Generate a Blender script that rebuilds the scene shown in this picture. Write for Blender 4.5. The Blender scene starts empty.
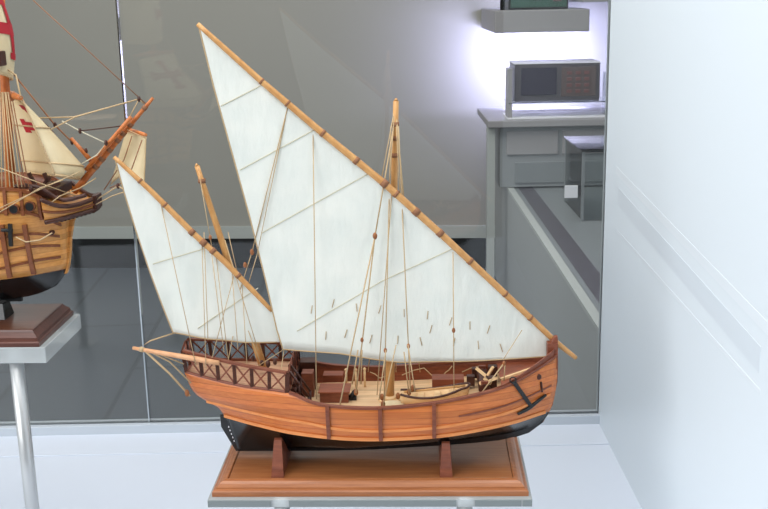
import bpy, bmesh, math, random
from mathutils import Vector, Matrix
random.seed(7)
sc = bpy.context.scene
COL = sc.collection
rad = math.radians

# ------------------------------------------------------------------ camera
F = 1067.0
CAM = Vector((0, 0, 1.5))
PITCH, ROLL = rad(14), rad(1.2)
fwd = Vector((0, math.cos(PITCH), -math.sin(PITCH)))
r0 = Vector((1, 0, 0)); u0 = r0.cross(fwd)
RV = r0 * math.cos(ROLL) - u0 * math.sin(ROLL)
UV = r0 * math.sin(ROLL) + u0 * math.cos(ROLL)
cd = bpy.data.cameras.new('camera'); cam = bpy.data.objects.new('camera', cd); COL.objects.link(cam)
cd.sensor_width = 36; cd.lens = 36 * F / 768; cd.clip_start = 0.01; cd.clip_end = 100
M = Matrix((RV, UV, -fwd)).transposed().to_4x4(); M.translation = CAM
cam.matrix_world = M
sc.camera = cam

def hit(px, py, o, n):
    d = fwd + RV * ((px - 384) / F) - UV * ((py - 254.5) / F)
    o = Vector(o); n = Vector(n)
    return CAM + d * ((o - CAM).dot(n) / d.dot(n))

class Frame:
    def __init__(s, o, ang):
        s.o = Vector(o); s.a = rad(ang)
        s.ex = Vector((math.cos(s.a), math.sin(s.a), 0)); s.ey = Vector((-math.sin(s.a), math.cos(s.a), 0))
    def at(s, px, py, y=0.0):
        p = hit(px, py, s.o + s.ey * y, s.ey) - s.o
        return Vector((p.dot(s.ex), y, p.z))
A = Frame((-0.016, 1.002, 1.029), -2.3)      # caravel
B = Frame((-0.446, 1.055, 1.165), -2.2)      # carrack at the left

# ------------------------------------------------------------------ materials
def newmat(name):
    m = bpy.data.materials.new(name); m.use_nodes = True
    nt = m.node_tree; nt.nodes.clear()
    out = nt.nodes.new('ShaderNodeOutputMaterial')
    return m, nt, out
def princ(nt, out, col, rough, metal=0, spec=0.5):
    b = nt.nodes.new('ShaderNodeBsdfPrincipled')
    b.inputs['Base Color'].default_value = (*col, 1); b.inputs['Roughness'].default_value = rough
    b.inputs['Metallic'].default_value = metal; b.inputs['Specular IOR Level'].default_value = spec
    nt.links.new(b.outputs[0], out.inputs[0]); return b
def srgb(r, g, b):
    f = lambda c: ((c / 255 + 0.055) / 1.055) ** 2.4 if c > 10 else c / 255 / 12.92
    return (f(r), f(g), f(b))
def plain(name, col, rough=0.5, metal=0, spec=0.5, var=0.0, vscale=30):
    m, nt, out = newmat(name); b = princ(nt, out, col, rough, metal, spec)
    if var:
        tc = nt.nodes.new('ShaderNodeTexCoord'); n = nt.nodes.new('ShaderNodeTexNoise')
        n.inputs['Scale'].default_value = vscale; n.inputs['Detail'].default_value = 4
        nt.links.new(tc.outputs['Object'], n.inputs['Vector'])
        mx = nt.nodes.new('ShaderNodeMix'); mx.data_type = 'RGBA'
        mx.inputs[6].default_value = (*[c * (1 - var) for c in col], 1); mx.inputs[7].default_value = (*[min(1, c * (1 + var)) for c in col], 1)
        nt.links.new(n.outputs[0], mx.inputs[0]); nt.links.new(mx.outputs[2], b.inputs['Base Color'])
    return m
def wood(name, c1, c2, rough=0.4, scale=(14, 160, 160), plank=None, plank_axis='Z', line=0.55, coat=0.0):
    """grain stretched along local x; optional planking lines every `plank` metres"""
    m, nt, out = newmat(name); b = princ(nt, out, c1, rough, 0, 0.4)
    b.inputs['Coat Weight'].default_value = coat; b.inputs['Coat Roughness'].default_value = 0.25
    L = nt.links.new; N = nt.nodes.new
    tc = N('ShaderNodeTexCoord'); mp = N('ShaderNodeMapping'); mp.inputs['Scale'].default_value = scale
    L(tc.outputs['Object'], mp.inputs[0])
    n = N('ShaderNodeTexNoise'); n.inputs['Scale'].default_value = 2.2; n.inputs['Detail'].default_value = 6; n.inputs['Roughness'].default_value = .65
    L(mp.outputs[0], n.inputs['Vector'])
    cr = N('ShaderNodeValToRGB'); cr.color_ramp.elements[0].position = .3; cr.color_ramp.elements[1].position = .72
    cr.color_ramp.elements[0].color = (*c2, 1); cr.color_ramp.elements[1].color = (*c1, 1)
    L(n.outputs[0], cr.inputs[0]); last = cr.outputs[0]
    if plank:
        sp = N('ShaderNodeSeparateXYZ'); L(tc.outputs['Object'], sp.inputs[0])
        d = N('ShaderNodeMath'); d.operation = 'DIVIDE'; d.inputs[1].default_value = plank; L(sp.outputs[plank_axis], d.inputs[0])
        fr = N('ShaderNodeMath'); fr.operation = 'FRACT'; L(d.outputs[0], fr.inputs[0])
        lt = N('ShaderNodeMath'); lt.operation = 'LESS_THAN'; lt.inputs[1].default_value = .1; L(fr.outputs[0], lt.inputs[0])
        fl = N('ShaderNodeMath'); fl.operation = 'FLOOR'; L(d.outputs[0], fl.inputs[0])
        wn = N('ShaderNodeTexWhiteNoise'); wn.noise_dimensions = '1D'; L(fl.outputs[0], wn.inputs['W'])
        mr = N('ShaderNodeMapRange'); mr.inputs[3].default_value = .82; mr.inputs[4].default_value = 1.12; L(wn.outputs[0], mr.inputs[0])
        m1 = N('ShaderNodeMix'); m1.data_type = 'RGBA'; m1.blend_type = 'MULTIPLY'; m1.inputs[0].default_value = 1
        L(last, m1.inputs[6]); L(mr.outputs[0], m1.inputs[7])
        m2 = N('ShaderNodeMix'); m2.data_type = 'RGBA'; m2.blend_type = 'MULTIPLY'
        m2.inputs[7].default_value = (line, line * .85, line * .8, 1)
        L(lt.outputs[0], m2.inputs[0]); L(m1.outputs[2], m2.inputs[6]); last = m2.outputs[2]
    L(last, b.inputs['Base Color'])
    return m
def cloth(name, c1, c2, transl=0.25):
    m, nt, out = newmat(name); L = nt.links.new; N = nt.nodes.new
    tc = N('ShaderNodeTexCoord')
    n = N('ShaderNodeTexNoise'); n.inputs['Scale'].default_value = 28; n.inputs['Detail'].default_value = 5
    L(tc.outputs['Object'], n.inputs['Vector'])
    cr = N('ShaderNodeValToRGB'); cr.color_ramp.elements[0].position = .3; cr.color_ramp.elements[1].position = .7
    cr.color_ramp.elements[0].color = (*c2, 1); cr.color_ramp.elements[1].color = (*c1, 1); L(n.outputs[0], cr.inputs[0])
    w = N('ShaderNodeTexNoise'); w.inputs['Scale'].default_value = 900; L(tc.outputs['Object'], w.inputs['Vector'])
    mp = N('ShaderNodeMapping'); mp.inputs['Scale'].default_value = (70, 70, 26); L(tc.outputs['Object'], mp.inputs[0])
    w2 = N('ShaderNodeTexNoise'); w2.inputs['Scale'].default_value = 1; w2.inputs['Detail'].default_value = 3; L(mp.outputs[0], w2.inputs['Vector'])
    ad = N('ShaderNodeMath'); ad.operation = 'MULTIPLY_ADD'; ad.inputs[1].default_value = .06; L(w.outputs[0], ad.inputs[0]); L(w2.outputs[0], ad.inputs[2])
    bp = N('ShaderNodeBump'); bp.inputs['Strength'].default_value = .5; bp.inputs['Distance'].default_value = .004; L(ad.outputs[0], bp.inputs['Height'])
    d = N('ShaderNodeBsdfDiffuse'); t = N('ShaderNodeBsdfTranslucent'); mx = N('ShaderNodeMixShader'); mx.inputs[0].default_value = transl
    L(cr.outputs[0], d.inputs[0]); L(cr.outputs[0], t.inputs[0]); L(bp.outputs[0], d.inputs['Normal'])
    L(d.outputs[0], mx.inputs[1]); L(t.outputs[0], mx.inputs[2]); L(mx.outputs[0], out.inputs[0])
    return m
def thinglass(name, tint, ior=1.5, rough=0.0):
    """architectural glass: clear transmission plus Fresnel reflection"""
    m, nt, out = newmat(name); L = nt.links.new; N = nt.nodes.new
    fr = N('ShaderNodeFresnel'); fr.inputs[0].default_value = ior
    t = N('ShaderNodeBsdfTransparent'); t.inputs[0].default_value = (*tint, 1)
    g = N('ShaderNodeBsdfGlossy'); g.inputs['Roughness'].default_value = rough
    mx = N('ShaderNodeMixShader'); L(fr.outputs[0], mx.inputs[0]); L(t.outputs[0], mx.inputs[1]); L(g.outputs[0], mx.inputs[2])
    L(mx.outputs[0], out.inputs[0]); return m
def emis(name, col, s):
    m, nt, out = newmat(name); e = nt.nodes.new('ShaderNodeEmission'); e.inputs[0].default_value = (*col, 1); e.inputs[1].default_value = s
    nt.links.new(e.outputs[0], out.inputs[0]); return m

MAT = dict(
    hull=wood('hull_wood', srgb(208, 124, 60), srgb(186, 98, 44), .38, (10, 120, 200), plank=.0062, plank_axis='Z', line=.72, coat=.2),
    inner=wood('bulwark_wood', srgb(150, 80, 50), srgb(112, 56, 36), .45, (16, 100, 160)),
    black=plain('black_paint', srgb(22, 23, 24), .22, 0, .5),
    dark=wood('dark_walnut', srgb(84, 46, 32), srgb(50, 26, 20), .4, (40, 120, 120)),
    rail=wood('rail_wood', srgb(138, 78, 54), srgb(104, 54, 38), .4, (20, 140, 140)),
    wale=wood('wale_wood', srgb(228, 150, 88), srgb(206, 124, 66), .36, (12, 140, 140)),
    deck=wood('deck_planks', srgb(230, 196, 154), srgb(216, 176, 130), .5, (20, 200, 200), plank=.006, plank_axis='Y', line=.78),
    poop=wood('poop_planks', srgb(216, 172, 138), srgb(190, 140, 106), .5, (20, 200, 200), plank=.006, plank_axis='Y', line=.78),
    spar=wood('spar_wood', srgb(206, 158, 100), srgb(182, 128, 72), .4, (60, 60, 30)),
    lash=plain('lashing', srgb(138, 94, 64), .8, var=.2, vscale=300),
    rope=plain('rope', srgb(186, 160, 122), .9, var=.18, vscale=400),
    thread=plain('seam_thread', srgb(204, 198, 174), .9),
    block=wood('block_wood', srgb(168, 108, 62), srgb(120, 70, 40), .5, (90, 90, 90)),
    pale=wood('pale_wood', srgb(236, 204, 158), srgb(218, 178, 126), .5, (40, 160, 160)),
    pale_boom=wood('boom_wood', srgb(222, 172, 130), srgb(204, 148, 104), .45, (60, 60, 60)),
    iron=plain('black_iron', srgb(30, 32, 32), .45, .3),
    sail=cloth('sail_cloth', srgb(241, 242, 234), srgb(230, 234, 227), .18),
    cream=cloth('cream_cloth', srgb(240, 228, 196), srgb(226, 210, 172), .35),
    red=plain('red_paint', srgb(168, 30, 40), .8),
    base=wood('base_cherry', srgb(168, 110, 66), srgb(146, 88, 50), .3, (8, 110, 110), coat=.3),
    mould=wood('base_moulding', srgb(178, 114, 70), srgb(144, 86, 50), .3, (8, 150, 150), coat=.3),
    base2=wood('base_mahogany', srgb(112, 66, 42), srgb(84, 46, 30), .3, (8, 110, 110), coat=.3),
    mould2=wood('base_mahogany_edge', srgb(104, 62, 50), srgb(74, 42, 34), .28, (8, 150, 150), coat=.3),
    hull2=wood('golden_hull_wood', srgb(226, 164, 90), srgb(204, 136, 66), .4, (10, 120, 200), plank=.0055, plank_axis='Z', line=.8, coat=.15),
    wale2=wood('brown_wale_wood', srgb(140, 82, 46), srgb(104, 56, 32), .4, (20, 140, 140)),
    spar2=wood('orange_spar_wood', srgb(204, 124, 62), srgb(164, 86, 40), .4, (60, 60, 30)),
    white=plain('white_laminate', srgb(212, 219, 230), .35, 0, .4),
    wallw=plain('white_gloss_panel', srgb(216, 225, 231), .42, 0, .4),
    wallrefl=plain('white_reflection_band', srgb(221, 229, 235), .3, 0, .4),  # this and the next paint the reflected railing on the side panel
    wallrefl_grey=plain('pale_grey_reflection_band', srgb(211, 220, 227), .3, 0, .4),
    alu=plain('polished_aluminium', srgb(190, 196, 198), .12, 1),
    chan=plain('channel_paint', srgb(190, 198, 206), .45, .0),
    pole=plain('satin_steel', srgb(196, 198, 198), .35, .55),
    glass=thinglass('pane_glass', (.94, .955, .95)),
    edge=thinglass('box_glass', (.86, .89, .89)),
    roomwall=plain('grey_wall', srgb(156, 154, 147), .7, 0, .3, var=.04, vscale=2),
    darkwall=plain('dark_grey_wall', srgb(70, 70, 72), .7, 0, .3),
    bbtrim=plain('light_wall_strip', srgb(176, 180, 176), .6),
    bb=plain('black_plinth', srgb(16, 17, 18), .4),
    counter=plain('grey_counter', srgb(160, 163, 164), .5),
    counter_top=plain('counter_top_grey', srgb(128, 133, 136), .35),
    edge_light=plain('light_edging', srgb(176, 180, 178), .5),
    shelf=plain('shelf_grey', srgb(150, 148, 150), .5),
    cab=plain('cabinet_grey', srgb(140, 144, 147), .5),
    device=plain('device_body', srgb(80, 76, 84), .4),
    screen=plain('device_screen', srgb(52, 48, 66), .2),
    panel=plain('device_panel', srgb(88, 74, 74), .5),
    key=plain('device_key', srgb(112, 70, 70), .5),
    green=plain('green_board', srgb(44, 84, 72), .5, var=.25, vscale=60),
    gwhite=plain('white_paint', srgb(230, 230, 236), .5),
    stone=plain('beige_coil', srgb(206, 186, 150), .9, var=.12, vscale=300),
)
def acrylic(name):
    m, nt, out = newmat(name); L = nt.links.new; N = nt.nodes.new
    fr = N('ShaderNodeFresnel'); fr.inputs[0].default_value = 1.49
    t = N('ShaderNodeBsdfTransparent'); t.inputs[0].default_value = (.93, .95, .95, 1)
    d = N('ShaderNodeBsdfDiffuse'); d.inputs[0].default_value = (*srgb(232, 238, 238), 1)
    g = N('ShaderNodeBsdfGlossy'); g.inputs['Roughness'].default_value = .08
    m1 = N('ShaderNodeMixShader'); m1.inputs[0].default_value = .45; L(t.outputs[0], m1.inputs[1]); L(d.outputs[0], m1.inputs[2])
    m2 = N('ShaderNodeMixShader'); L(fr.outputs[0], m2.inputs[0]); L(m1.outputs[0], m2.inputs[1]); L(g.outputs[0], m2.inputs[2])
    L(m2.outputs[0], out.inputs[0]); return m
MAT['acrylic'] = acrylic('clear_acrylic')
MAT['frostgrey'] = plain('grey_frosted_edge', srgb(122, 130, 130), .5)
MAT['frost'] = plain('frosted_acrylic_edge', srgb(228, 232, 232), .5)
def tilefloor():
    m, nt, out = newmat('dark_tile_floor'); b = princ(nt, out, srgb(72, 78, 84), .38, 0, .4); L = nt.links.new; N = nt.nodes.new
    tc = N('ShaderNodeTexCoord'); mp = N('ShaderNodeMapping'); mp.inputs['Rotation'].default_value = (0, 0, rad(88)); mp.inputs['Scale'].default_value = (1, 1, 1)
    L(tc.outputs['Object'], mp.inputs[0])
    br = N('ShaderNodeTexBrick'); br.offset = 0.5; br.inputs['Scale'].default_value = 1
    br.inputs['Brick Width'].default_value = 1.2; br.inputs['Row Height'].default_value = .45; br.inputs['Mortar Size'].default_value = .010
    br.inputs['Color1'].default_value = (*srgb(74, 80, 86), 1); br.inputs['Color2'].default_value = (*srgb(68, 74, 80), 1); br.inputs['Mortar'].default_value = (*srgb(52, 56, 60), 1)
    L(mp.outputs[0], br.inputs['Vector']); L(br.outputs[0], b.inputs['Base Color']); return m
MAT['tile'] = tilefloor()

# ------------------------------------------------------------------ mesh helpers
class MB:
    def __init__(s): s.v = []; s.f = []; s.mi = []; s.cur = 0; s.sm = []
    def add(s, vs, fs, smooth=False):
        o = len(s.v); s.v += [Vector(v) for v in vs]
        for f in fs: s.f.append([i + o for i in f]); s.mi.append(s.cur); s.sm.append(smooth)
        return s
    def box(s, c, d, rz=0, taper=1.0, M=None):
        x, y, z = [q / 2 for q in d]; vs = []
        for k, (sx, sy, sz) in enumerate([(-1, -1, -1), (1, -1, -1), (1, 1, -1), (-1, 1, -1), (-1, -1, 1), (1, -1, 1), (1, 1, 1), (-1, 1, 1)]):
            t = taper if sz > 0 else 1
            p = Vector((sx * x * t, sy * y * t, sz * z))
            if M: p = M @ p
            elif rz: p = Matrix.Rotation(rz, 3, 'Z') @ p
            vs.append(p + Vector(c))
        return s.add(vs, [(0, 3, 2, 1), (4, 5, 6, 7), (0, 1, 5, 4), (1, 2, 6, 5), (2, 3, 7, 6), (3, 0, 4, 7)])
    def bar(s, a, b, w, h=None, up=(0, 0, 1)):
        """rectangular bar from a to b"""
        a = Vector(a); b = Vector(b); h = h or w; d = (b - a).normalized(); up = Vector(up)
        if abs(d.dot(up)) > .98: up = Vector((1, 0, 0))
        r = d.cross(up).normalized(); u = r.cross(d)
        vs = []
        for p in (a, b):
            for (i, j) in ((-1, -1), (1, -1), (1, 1), (-1, 1)): vs.append(p + r * (i * w / 2) + u * (j * h / 2))
        return s.add(vs, [(0, 3, 2, 1), (4, 5, 6, 7), (0, 1, 5, 4), (1, 2, 6, 5), (2, 3, 7, 6), (3, 0, 4, 7)])
    def strip(s, pts, offs):
        """sweep a section given per-point as a list of 4 corner vectors"""
        n = len(pts); k = len(offs[0]); vs = []
        for p, o in zip(pts, offs): vs += [p + q for q in o]
        fs = [tuple(reversed(range(k))), tuple((n - 1) * k + i for i in range(k))]
        for i in range(n - 1):
            for j in range(k):
                fs.append((i * k + j, i * k + (j + 1) % k, (i + 1) * k + (j + 1) % k, (i + 1) * k + j))
        return s.add(vs, fs)
    def tube(s, pts, r, n=8, smooth=True):
        pts = [Vector(p) for p in pts]; m = len(pts)
        rs = r if isinstance(r, (list, tuple)) else [r] * m
        vs = []; pr = None
        for i, p in enumerate(pts):
            d = (pts[min(i + 1, m - 1)] - pts[max(i - 1, 0)]).normalized()
            if pr is None:
                pr = d.cross(Vector((0, 0, 1)) if abs(d.z) < .9 else Vector((1, 0, 0))).normalized()
            else: pr = (pr - d * pr.dot(d)).normalized()
            q = d.cross(pr)
            for k in range(n):
                a = 2 * math.pi * k / n
                vs.append(p + (pr * math.cos(a) + q * math.sin(a)) * rs[i])
        fs = []
        for i in range(m - 1):
            for k in range(n):
                fs.append((i * n + k, i * n + (k + 1) % n, (i + 1) * n + (k + 1) % n, (i + 1) * n + k))
        s.add(vs, fs, smooth); o = len(s.v) - len(vs)
        for f in (tuple(reversed(range(n))), tuple((m - 1) * n + k for k in range(n))):
            s.f.append([i + o for i in f]); s.mi.append(s.cur); s.sm.append(False)
        return s
    def ball(s, c, d, n=10):
        vs = []; fs = []; m = 6
        for i in range(m + 1):
            t = math.pi * i / m
            for k in range(n):
                a = 2 * math.pi * k / n
                vs.append(Vector(c) + Vector((math.sin(t) * math.cos(a) * d[0] / 2, math.sin(t) * math.sin(a) * d[1] / 2, math.cos(t) * d[2] / 2)))
        for i in range(m):
            for k in range(n): fs.append((i * n + k, (i + 1) * n + k, (i + 1) * n + (k + 1) % n, i * n + (k + 1) % n))
        return s.add(vs, fs, True)
    def grid(s, rows, smooth=True, flip=False):
        n = len(rows[0]); vs = [p for r in rows for p in r]; fs = []
        for i in range(len(rows) - 1):
            for j in range(n - 1):
                f = (i * n + j, i * n + j + 1, (i + 1) * n + j + 1, (i + 1) * n + j)
                fs.append(f[::-1] if flip else f)
        return s.add(vs, fs, smooth)
    def build(s, name, mats, parent=None, bevel=0, solid=None, recalc=False, subd=0):
        me = bpy.data.meshes.new(name); me.from_pydata([tuple(v) for v in s.v], [], s.f)
        mats = mats if isinstance(mats, (list, tuple)) else [mats]
        for m in mats: me.materials.append(MAT[m])
        for p, mi, sm in zip(me.polygons, s.mi, s.sm): p.material_index = mi; p.use_smooth = sm
        me.validate()
        o = bpy.data.objects.new(name, me); COL.objects.link(o)
        if recalc:
            bm = bmesh.new(); bm.from_mesh(me); bmesh.ops.remove_doubles(bm, verts=bm.verts, dist=1e-6)
            bmesh.ops.recalc_face_normals(bm, faces=bm.faces); bm.to_mesh(me); bm.free()
        if parent: o.parent = parent
        if solid:
            md = o.modifiers.new('solid', 'SOLIDIFY'); md.thickness = solid[0]; md.offset = solid[1]
            if len(solid) > 2: md.material_offset = solid[2]; md.material_offset_rim = solid[2]
        if subd: md = o.modifiers.new('sub', 'SUBSURF'); md.levels = md.render_levels = subd
        if bevel:
            md = o.modifiers.new('bev', 'BEVEL'); md.width = bevel; md.segments = 2; md.limit_method = 'ANGLE'
        return o
def tag(o, label, cat, group=None):
    o['label'] = label; o['category'] = cat
    if group: o['group'] = group
    return o
def thing(name, loc, rz, label, cat, group=None):
    o = bpy.data.objects.new(name, None); COL.objects.link(o); o.empty_display_size = .02
    o.location = loc; o.rotation_euler = (0, 0, rz); return tag(o, label, cat, group)
def struct(o, label=None, cat=None):
    o['kind'] = 'structure'
    if label: o['label'] = label; o['category'] = cat
    return o
def interp(x, pts):
    if x <= pts[0][0]: return pts[0][1]
    for (a, p), (b, q) in zip(pts, pts[1:]):
        if x <= b: return p + (q - p) * (x - a) / (b - a)
    return pts[-1][1]
def sinterp(x, pts):
    """smooth (Catmull-Rom / Hermite) interpolation"""
    n = len(pts)
    if x <= pts[0][0]: return pts[0][1]
    if x >= pts[-1][0]: return pts[-1][1]
    for i in range(n - 1):
        if x <= pts[i + 1][0]: break
    def slope(k):
        a = pts[max(k - 1, 0)]; b = pts[min(k + 1, n - 1)]; return (b[1] - a[1]) / (b[0] - a[0])
    x0, y0 = pts[i]; x1, y1 = pts[i + 1]; h = x1 - x0; t = (x - x0) / h
    m0 = slope(i) * h; m1 = slope(i + 1) * h
    return (2*t**3-3*t*t+1)*y0 + (t**3-2*t*t+t)*m0 + (-2*t**3+3*t*t)*y1 + (t**3-t*t)*m1
def lerp(a, b, t): return a + (b - a) * t

# ------------------------------------------------------------------ hull helper
class Hull:
    """surface from keel (v=0) over the paint line (v=1) to the sheer (v=2)"""
    def __init__(s, xs, xb, zk, zw, zr, wk, ww, wr, kexp, n=48, bulge=.0015):
        s.xs, s.xb, s.zk, s.zw, s.zr, s.wk, s.ww, s.wr, s.kexp, s.bulge = xs, xb, zk, zw, zr, wk, ww, wr, kexp, bulge
    def p(s, u, v, side=-1, off=0.0):
        # u is the nominal x position fraction (0 stern .. 1 bow)
        zk, zw, zr = interp(u, s.zk), sinterp(u, s.zw), sinterp(u, s.zr)
        if v <= 1:
            z = lerp(zk, zw, v); k = sinterp(u, s.kexp)
            w = lerp(s.wk, max(s.wk, sinterp(u, s.ww)), v ** k)
        else:
            z = lerp(zw, zr, v - 1)
            w = lerp(max(s.wk, sinterp(u, s.ww)), max(s.wk, sinterp(u, s.wr)), v - 1) + s.bulge * math.sin(math.pi * (v - 1)) * min(1, 4 * u * (1 - u) + .1)
        x = lerp(sinterp(z, s.xs), sinterp(z, s.xb), u)
        return Vector((x, side * (w + off), z))
    def u_of(s, x, v):
        lo, hi = 0, 1
        for _ in range(40):
            m = (lo + hi) / 2
            if s.p(m, v).x < x: lo = m
            else: hi = m
        return lo
    def half(s, x, z):
        """half width at (x,z) on the topsides"""
        u = .5
        for _ in range(6):
            zw, zr = sinterp(u, s.zw), sinterp(u, s.zr)
            x0, x1 = sinterp(z, s.xs), sinterp(z, s.xb); u = min(1, max(0, (x - x0) / (x1 - x0)))
        v = 1 + min(1, max(0, (z - zw) / (zr - zw))); return abs(s.p(u, v).y)
    def mesh(s, v0, v1, nu, nv):
        mb = MB()
        us = [i / nu for i in range(nu + 1)]
        for side in (-1, 1):
            rows = [[s.p(u, lerp(v0, v1, j / nv), side) for j in range(nv + 1)] for u in us]
            mb.grid(rows, True, flip=(side == 1))
        for u, fl in ((0, True), (1, False)):       # transom / stem closing strips
            rows = [[s.p(u, lerp(v0, v1, j / nv), -1) for j in range(nv + 1)], [s.p(u, lerp(v0, v1, j / nv), 1) for j in range(nv + 1)]]
            mb.grid(rows, False, flip=not fl)
        return mb
    def band(s, v, u0, u1, side, w, t, n=60, fn=None):
        """a strake: w tall, t proud, along v"""
        pts = []; offs = []
        for i in range(n + 1):
            u = lerp(u0, u1, i / n); vv = v(u) if callable(v) else v
            p = s.p(u, vv, side); pts.append(p); o = Vector((0, side, 0))
            offs.append([o * -.0008 + Vector((0, 0, -w/2)), o * t + Vector((0, 0, -w/2)), o * t + Vector((0, 0, w/2)), o * -.0008 + Vector((0, 0, w/2))])
        mb = MB(); mb.strip(pts, offs); return mb
    def rib(s, u, v0, v1, side, w, t, n=10):
        pts = []; offs = []
        for i in range(n + 1):
            p = s.p(s.u_of(u, lerp(v0, v1, i / n)), lerp(v0, v1, i / n), side); pts.append(p); o = Vector((0, side, 0))
            offs.append([Vector((-w/2, 0, 0)) - o * .0008, Vector((w/2, 0, 0)) - o * .0008, Vector((w/2, 0, 0)) + o * t, Vector((-w/2, 0, 0)) + o * t])
        mb = MB(); mb.strip(pts, offs); return mb

# ================================================================== THE CARAVEL
ship = thing('model_ship', A.o, A.a, 'large wooden caravel model with two white triangular sails on a cherry wood base', 'model ship')
H = Hull(
    xs=[(.02, -.137), (.040, -.142), (.0565, -.146), (.070, -.1535), (.078, -.166), (.087, -.1750), (.108, -.1815), (.14, -.187)],
    xb=[(.018, .112), (.0275, .128), (.0330, .145), (.0390, .160), (.0500, .1725), (.0670, .1805), (.091, .1842), (.11, .1845), (.13, .1838)],
    zk=[(0, .0205), (.45, .0215), (.7, .0255), (.86, .0295), (.94, .034), (1, .046)],
    zw=[(0, .0580), (.1, .0560), (.33, .0528), (.48, .0520), (.66, .0540), (.84, .0575), (1, .0590)],
    zr=[(0, .1085), (.15, .1020), (.27, .0982), (.30, .0965), (.34, .0905), (.40, .0868), (.52, .0852), (.66, .0892), (.77, .0945), (.86, .1005), (.94, .110), (1, .1185)],
    wk=.0028,
    ww=[(0, .009), (.1, .026), (.22, .043), (.36, .052), (.52, .054), (.68, .051), (.8, .041), (.89, .028), (.96, .012), (1, .0028)],
    wr=[(0, .019), (.08, .030), (.16, .039), (.27, .0465), (.33, .0535), (.40, .0565), (.52, .0572), (.66, .0555), (.78, .0485), (.87, .037), (.95, .019), (1, .004)],
    kexp=[(0, 1.5), (.15, 1.15), (.4, .8), (.6, .8), (.85, .95), (1, 1)])
H.mesh(1, 2, 72, 10).build('hull', ['hull', 'inner'], ship, solid=(.0022, -1, 1), recalc=True)
H.mesh(0, 1, 72, 12).build('hull_bottom', 'black', ship, recalc=True)['label'] = 'black painted underwater hull'
# keel, stem, sternpost
mb = MB()
kp = [(-.139, .0195), (-.05, .0195), (.0, .0205), (.06, .0240), (.10, .0270), (.128, .0300), (.147, .0345)]
mb.strip([Vector((x, 0, z)) for x, z in kp], [[Vector((0, -.002, -.002)), Vector((0, .002, -.002)), Vector((0, .002, .004)), Vector((0, -.002, .004))]] * len(kp))
mb.build('keel', 'black', ship)
mb = MB()
sp = [(.1440, .0335), (.158, .0385), (.1712, .0490), (.1800, .0670), (.1840, .091), (.1843, .110), (.1833, .1335)]
for i, (x, z) in enumerate(sp): pass
stp = [Vector((x - .0015, 0, z)) for x, z in sp]
offs = []
for i in range(len(stp)):
    d = (stp[min(i + 1, len(stp) - 1)] - stp[max(i - 1, 0)]).normalized(); nrm = Vector((d.z, 0, -d.x))
    w = .0026 if i < 4 else .0032; t = .0025
    offs.append([nrm * t + Vector((0, -w, 0)), nrm * t + Vector((0, w, 0)), -nrm * t * 1.6 + Vector((0, w, 0)), -nrm * t * 1.6 + Vector((0, -w, 0))])
mb.cur = 1
mb.strip(stp[:3], offs[:3]); mb.cur = 0; mb.strip(stp[2:], offs[2:])
mb.build('stem_post', ['rail', 'black'], ship)
# knight heads beside the stem
mb = MB(); mb.box((.1795, 0, .1175), (.0105, .0095, .027)); mb.add([(.1775, -.004, .131), (.1848, -.004, .131), (.1848, .004, .131), (.1775, .004, .131), (.1815, -.0025, .1375), (.1845, -.0025, .1375), (.1845, .0025, .1375), (.1815, .0025, .1375)], [(0, 3, 2, 1), (4, 5, 6, 7), (0, 1, 5, 4), (1, 2, 6, 5), (2, 3, 7, 6), (3, 0, 4, 7)])
mb.build('stem_head', 'rail', ship, bevel=.0006)
# rudder
mb = MB()
rp = [(-.1395, .0185), (-.1355, .0185), (-.1450, .0565), (-.1530, .0565), (-.1525, .044)]
mb.add([Vector((x, -.0022, z)) for x, z in rp] + [Vector((x, .0022, z)) for x, z in rp], [(4, 3, 2, 1, 0), (5, 6, 7, 8, 9)] + [(i, (i + 1) % 5, 5 + (i + 1) % 5, 5 + i) for i in range(5)])
rud = mb.build('rudder', 'black', ship, bevel=.0005)
mb = MB()
for k in range(5): mb.box((-.1398 - .0012 * k, -.0024, .0290 + .0038 * k), (.0010, .0008, .0016))
mb.build('pintle', 'gwhite', rud)['label'] = 'pale rudder pintles'
# strakes, rail caps, fenders
for side in (-1, 1):
    H.band(1.03, .0, .985, side, .0032, .0016).build('wale', 'wale', ship)
    H.band(lambda u: 1.36 - .05 * math.sin(math.pi * u), .0, .985, side, .0026, .0013).build('wale', 'wale', ship)
    H.band(lambda u: 1.62 - .10 * u, .72, .985, side, .0016, .0010).build('seam_strake', 'rail', ship)
    # rail cap follows the sheer
    pts = []; offs = []
    for i in range(101):
        u = .285 + (1 - .285) * i / 100; p = H.p(u, 2, side); p.y -= side * .0008; pts.append(p)
        offs.append([Vector((0, -.0022, -.0006)), Vector((0, .0022, -.0006)), Vector((0, .0022, .0016)), Vector((0, -.0022, .0016))])
    mb = MB(); mb.strip(pts, offs); mb.build('rail_cap', 'rail', ship)
    for x in (-.0385, .0115, .0625):
        H.rib(x, 1.0, 2.04, side, .0036, .0028).build('fender', 'rail', ship)
    # extra bow rail above the sheer
    pts = []; offs = []
    for i in range(31):
        u = .80 + .19 * i / 30; p = H.p(u, 2, side); p.z += .0075 * (u - .80) / .19; p.y -= side * .0012; pts.append(p)
        h = max(.0015, .0065 * (u - .80) / .19)
        offs.append([Vector((0, -.001, -h)), Vector((0, .001, -h)), Vector((0, .001, .001)), Vector((0, -.001, .001))])
    mb = MB(); mb.strip(pts, offs); mb.build('bow_rail', 'rail', ship)
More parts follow.
